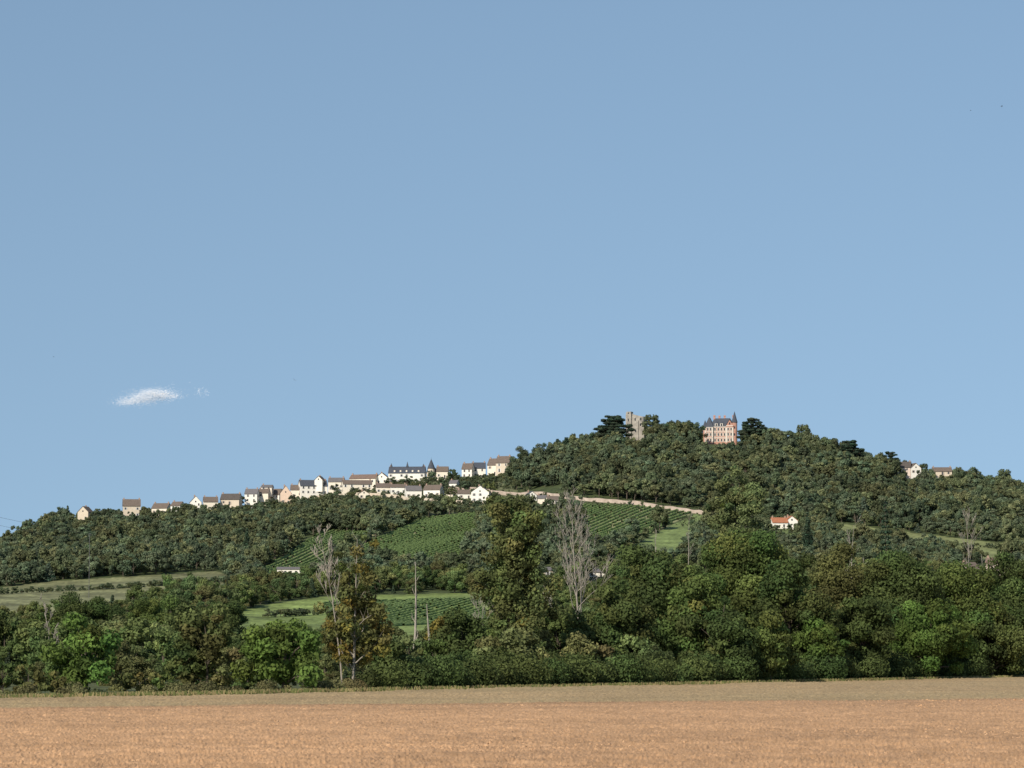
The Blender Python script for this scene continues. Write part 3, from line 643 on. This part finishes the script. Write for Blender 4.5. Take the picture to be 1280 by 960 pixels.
# dry grass verge
n=26000; xx=r2.uniform(-62,100,n); yy=yedge(xx)+r2.uniform(-.8,4.5,n)**1; hgt=.15+.45*r2.random(n)
P0=np.stack([xx,yy,np.zeros(n)],1); wv=np.stack([.06+.05*r2.random(n),np.zeros(n),np.zeros(n)],1); tip=P0+np.stack([r2.normal(size=n)*.12,r2.normal(size=n)*.1,hgt],1)
V=np.stack([P0-wv,P0+wv,tip+wv*.3,tip-wv*.3],1).reshape(-1,3); gc=np.where(r2.random((n,1))<.5,[[.28,.23,.11]],[[.13,.15,.05]])
link('grass_verge',mkmesh('grass_verge',V,np.arange(4*n).reshape(-1,4),[M_leaf],None,np.repeat(gc,4,0)))

# ------------------------------------------------------------------ power line, birds
M_wire=noisy('wire',(.1,.1,.1),(.14,.14,.14),1); M_bird=noisy('feathers',(.03,.03,.03),(.07,.06,.06),5)
segs=[]; pl=np.array(ray(-120,616,1200)); pr_=np.array(ray(112,668,1350))
for dz in (0,3.2):
    prev=None
    for t in np.linspace(0,1,24):
        p=pl*(1-t)+pr_*t; p=p+np.array([0,0,-dz-4*t*(1-t)*1.2])
        if prev is not None: segs.append([*prev,*p,.045,.045])
        prev=p
for e_ in (pl,pr_): 
    g0=float(H(e_[0],e_[1])); segs.append([e_[0],e_[1],g0,e_[0],e_[1],e_[2]+.4,.14,.10]); segs.append([e_[0]-.8,e_[1],e_[2],e_[0]+.8,e_[1],e_[2],.07,.07])
v,f=tubes(segs,6); link('power_line',mkmesh('power_line',v,f,[M_wire]))
def bird(px_,py_,D,s,bank):
    V=[(0,-.5,0),(.09,-.2,.03),(0,-.2,.09),(-.09,-.2,.03),(0,-.2,-.07),(.05,.3,0),(-.05,.3,0),(.14,.55,0),(-.14,.55,0),
       (.06,-.2,.04),(.06,.1,.04),(.55,.0,.22),(.5,-.22,.22),(1.05,.18,.1),(-.06,-.2,.04),(-.06,.1,.04),(-.55,.0,.22),(-.5,-.22,.22),(-1.05,.18,.1)]
    Fc=[(0,1,2),(0,2,3),(0,3,4),(0,4,1),(1,5,2),(2,5,6),(2,6,3),(3,6,4),(4,6,5),(4,5,1),(5,7,8,6),(9,10,11,12),(12,11,13),(14,17,16,15),(17,18,16)]
    me=bpy.data.meshes.new('bird'); me.from_pydata([(a*s,b*s,c*s) for a,b,c in V],[],Fc); me.materials.append(M_bird)
    o=link('flying_bird',me,None,ray(px_,py_,D)); o.rotation_euler=(.3,bank,r2.random()*2)
bird(1252,133,420,.32,.3); bird(1213,138,450,.3,-.2); bird(368,475,380,.3,.5); bird(67,446,500,.25,0)

# ------------------------------------------------------------------ sun direction, cloud (a puff of fine bright droplet flakes)
sd=Vector((-.52,-.85,0)).normalized(); EL=R(34); sv=Vector((sd.x*math.cos(EL),sd.y*math.cos(EL),math.sin(EL)))
rc=np.random.default_rng(5); P=[]
for cx,cz,sx,sz,m in ((5,1,26,8,3200),(-22,-3,20,6,1700),(26,4,12,5,1100),(-48,-8,16,4,800),(48,-3,12,3,450),(115,2,8,5,110),(0,9,12,4,700)):
    P.append(np.stack([cx+rc.normal(size=m)*sx,rc.normal(size=m)*16,cz+rc.normal(size=m)*sz],1))
P=np.concatenate(P); P[:,2]+=P[:,0]*.07
Nn=unit(np.array(sv)[None]*1.2+rc.normal(size=P.shape)*.5)
V,Fq=leafquads(P,Nn,.35+.5*rc.random(len(P)),rc)
m=bpy.data.materials.new('cloud_vapour'); m.use_nodes=True; nt=m.node_tree; b=nt.nodes['Principled BSDF']; b.inputs['Roughness'].default_value=1; b.inputs['Specular IOR Level'].default_value=0
no=nt.nodes.new('ShaderNodeTexNoise'); no.inputs['Scale'].default_value=.05; cr=nt.nodes.new('ShaderNodeValToRGB'); cr.color_ramp.elements[0].color=(.62,.64,.68,1); cr.color_ramp.elements[1].color=(.74,.74,.76,1)
nt.links.new(no.outputs['Fac'],cr.inputs[0]); nt.links.new(cr.outputs[0],b.inputs['Base Color'])
link('small_cloud',mkmesh('small_cloud',V,Fq,[m]),None,ray(187,496,7000))

# ------------------------------------------------------------------ sky, sun, camera
w=bpy.data.worlds.new('World'); sc.world=w; w.use_nodes=True; nt=w.node_tree; N=nt.nodes;L=nt.links
sky=N.new('ShaderNodeTexSky'); sky.sky_type='NISHITA'; sky.sun_disc=False; sky.sun_elevation=EL; sky.sun_rotation=math.atan2(sd.x,sd.y); sky.air_density=1.0; sky.dust_density=.6; sky.ozone_density=1.6; sky.altitude=200
tc=N.new('ShaderNodeTexCoord'); mp=N.new('ShaderNodeMapping'); mp.inputs['Location'].default_value=(0,0,.19); mp.inputs['Scale'].default_value=(1,1,.6)
nm=N.new('ShaderNodeVectorMath'); nm.operation='NORMALIZE'; L.new(tc.outputs['Generated'],mp.inputs[0]); L.new(mp.outputs[0],nm.inputs[0]); L.new(nm.outputs[0],sky.inputs['Vector'])
hs=N.new('ShaderNodeHueSaturation'); hs.inputs['Hue'].default_value=.492; hs.inputs['Saturation'].default_value=.95; L.new(sky.outputs[0],hs.inputs['Color'])
bg=N['Background']; bg.inputs['Strength'].default_value=.115; L.new(hs.outputs[0],bg.inputs['Color'])
s=bpy.data.lights.new('sun','SUN'); s.energy=5.0; s.angle=R(.5); s.color=(1,.91,.78); o=bpy.data.objects.new('sun',s); sc.collection.objects.link(o); o.rotation_euler=sv.to_track_quat('Z','Y').to_euler(); o.location=(0,0,500)
c=bpy.data.cameras.new('camera'); c.lens=F*36/1280; c.sensor_width=36; c.clip_start=1; c.clip_end=40000
o=bpy.data.objects.new('camera',c); sc.collection.objects.link(o); o.location=(0,0,CAMZ); o.rotation_euler=(math.pi/2+TH,0,0); sc.camera=o
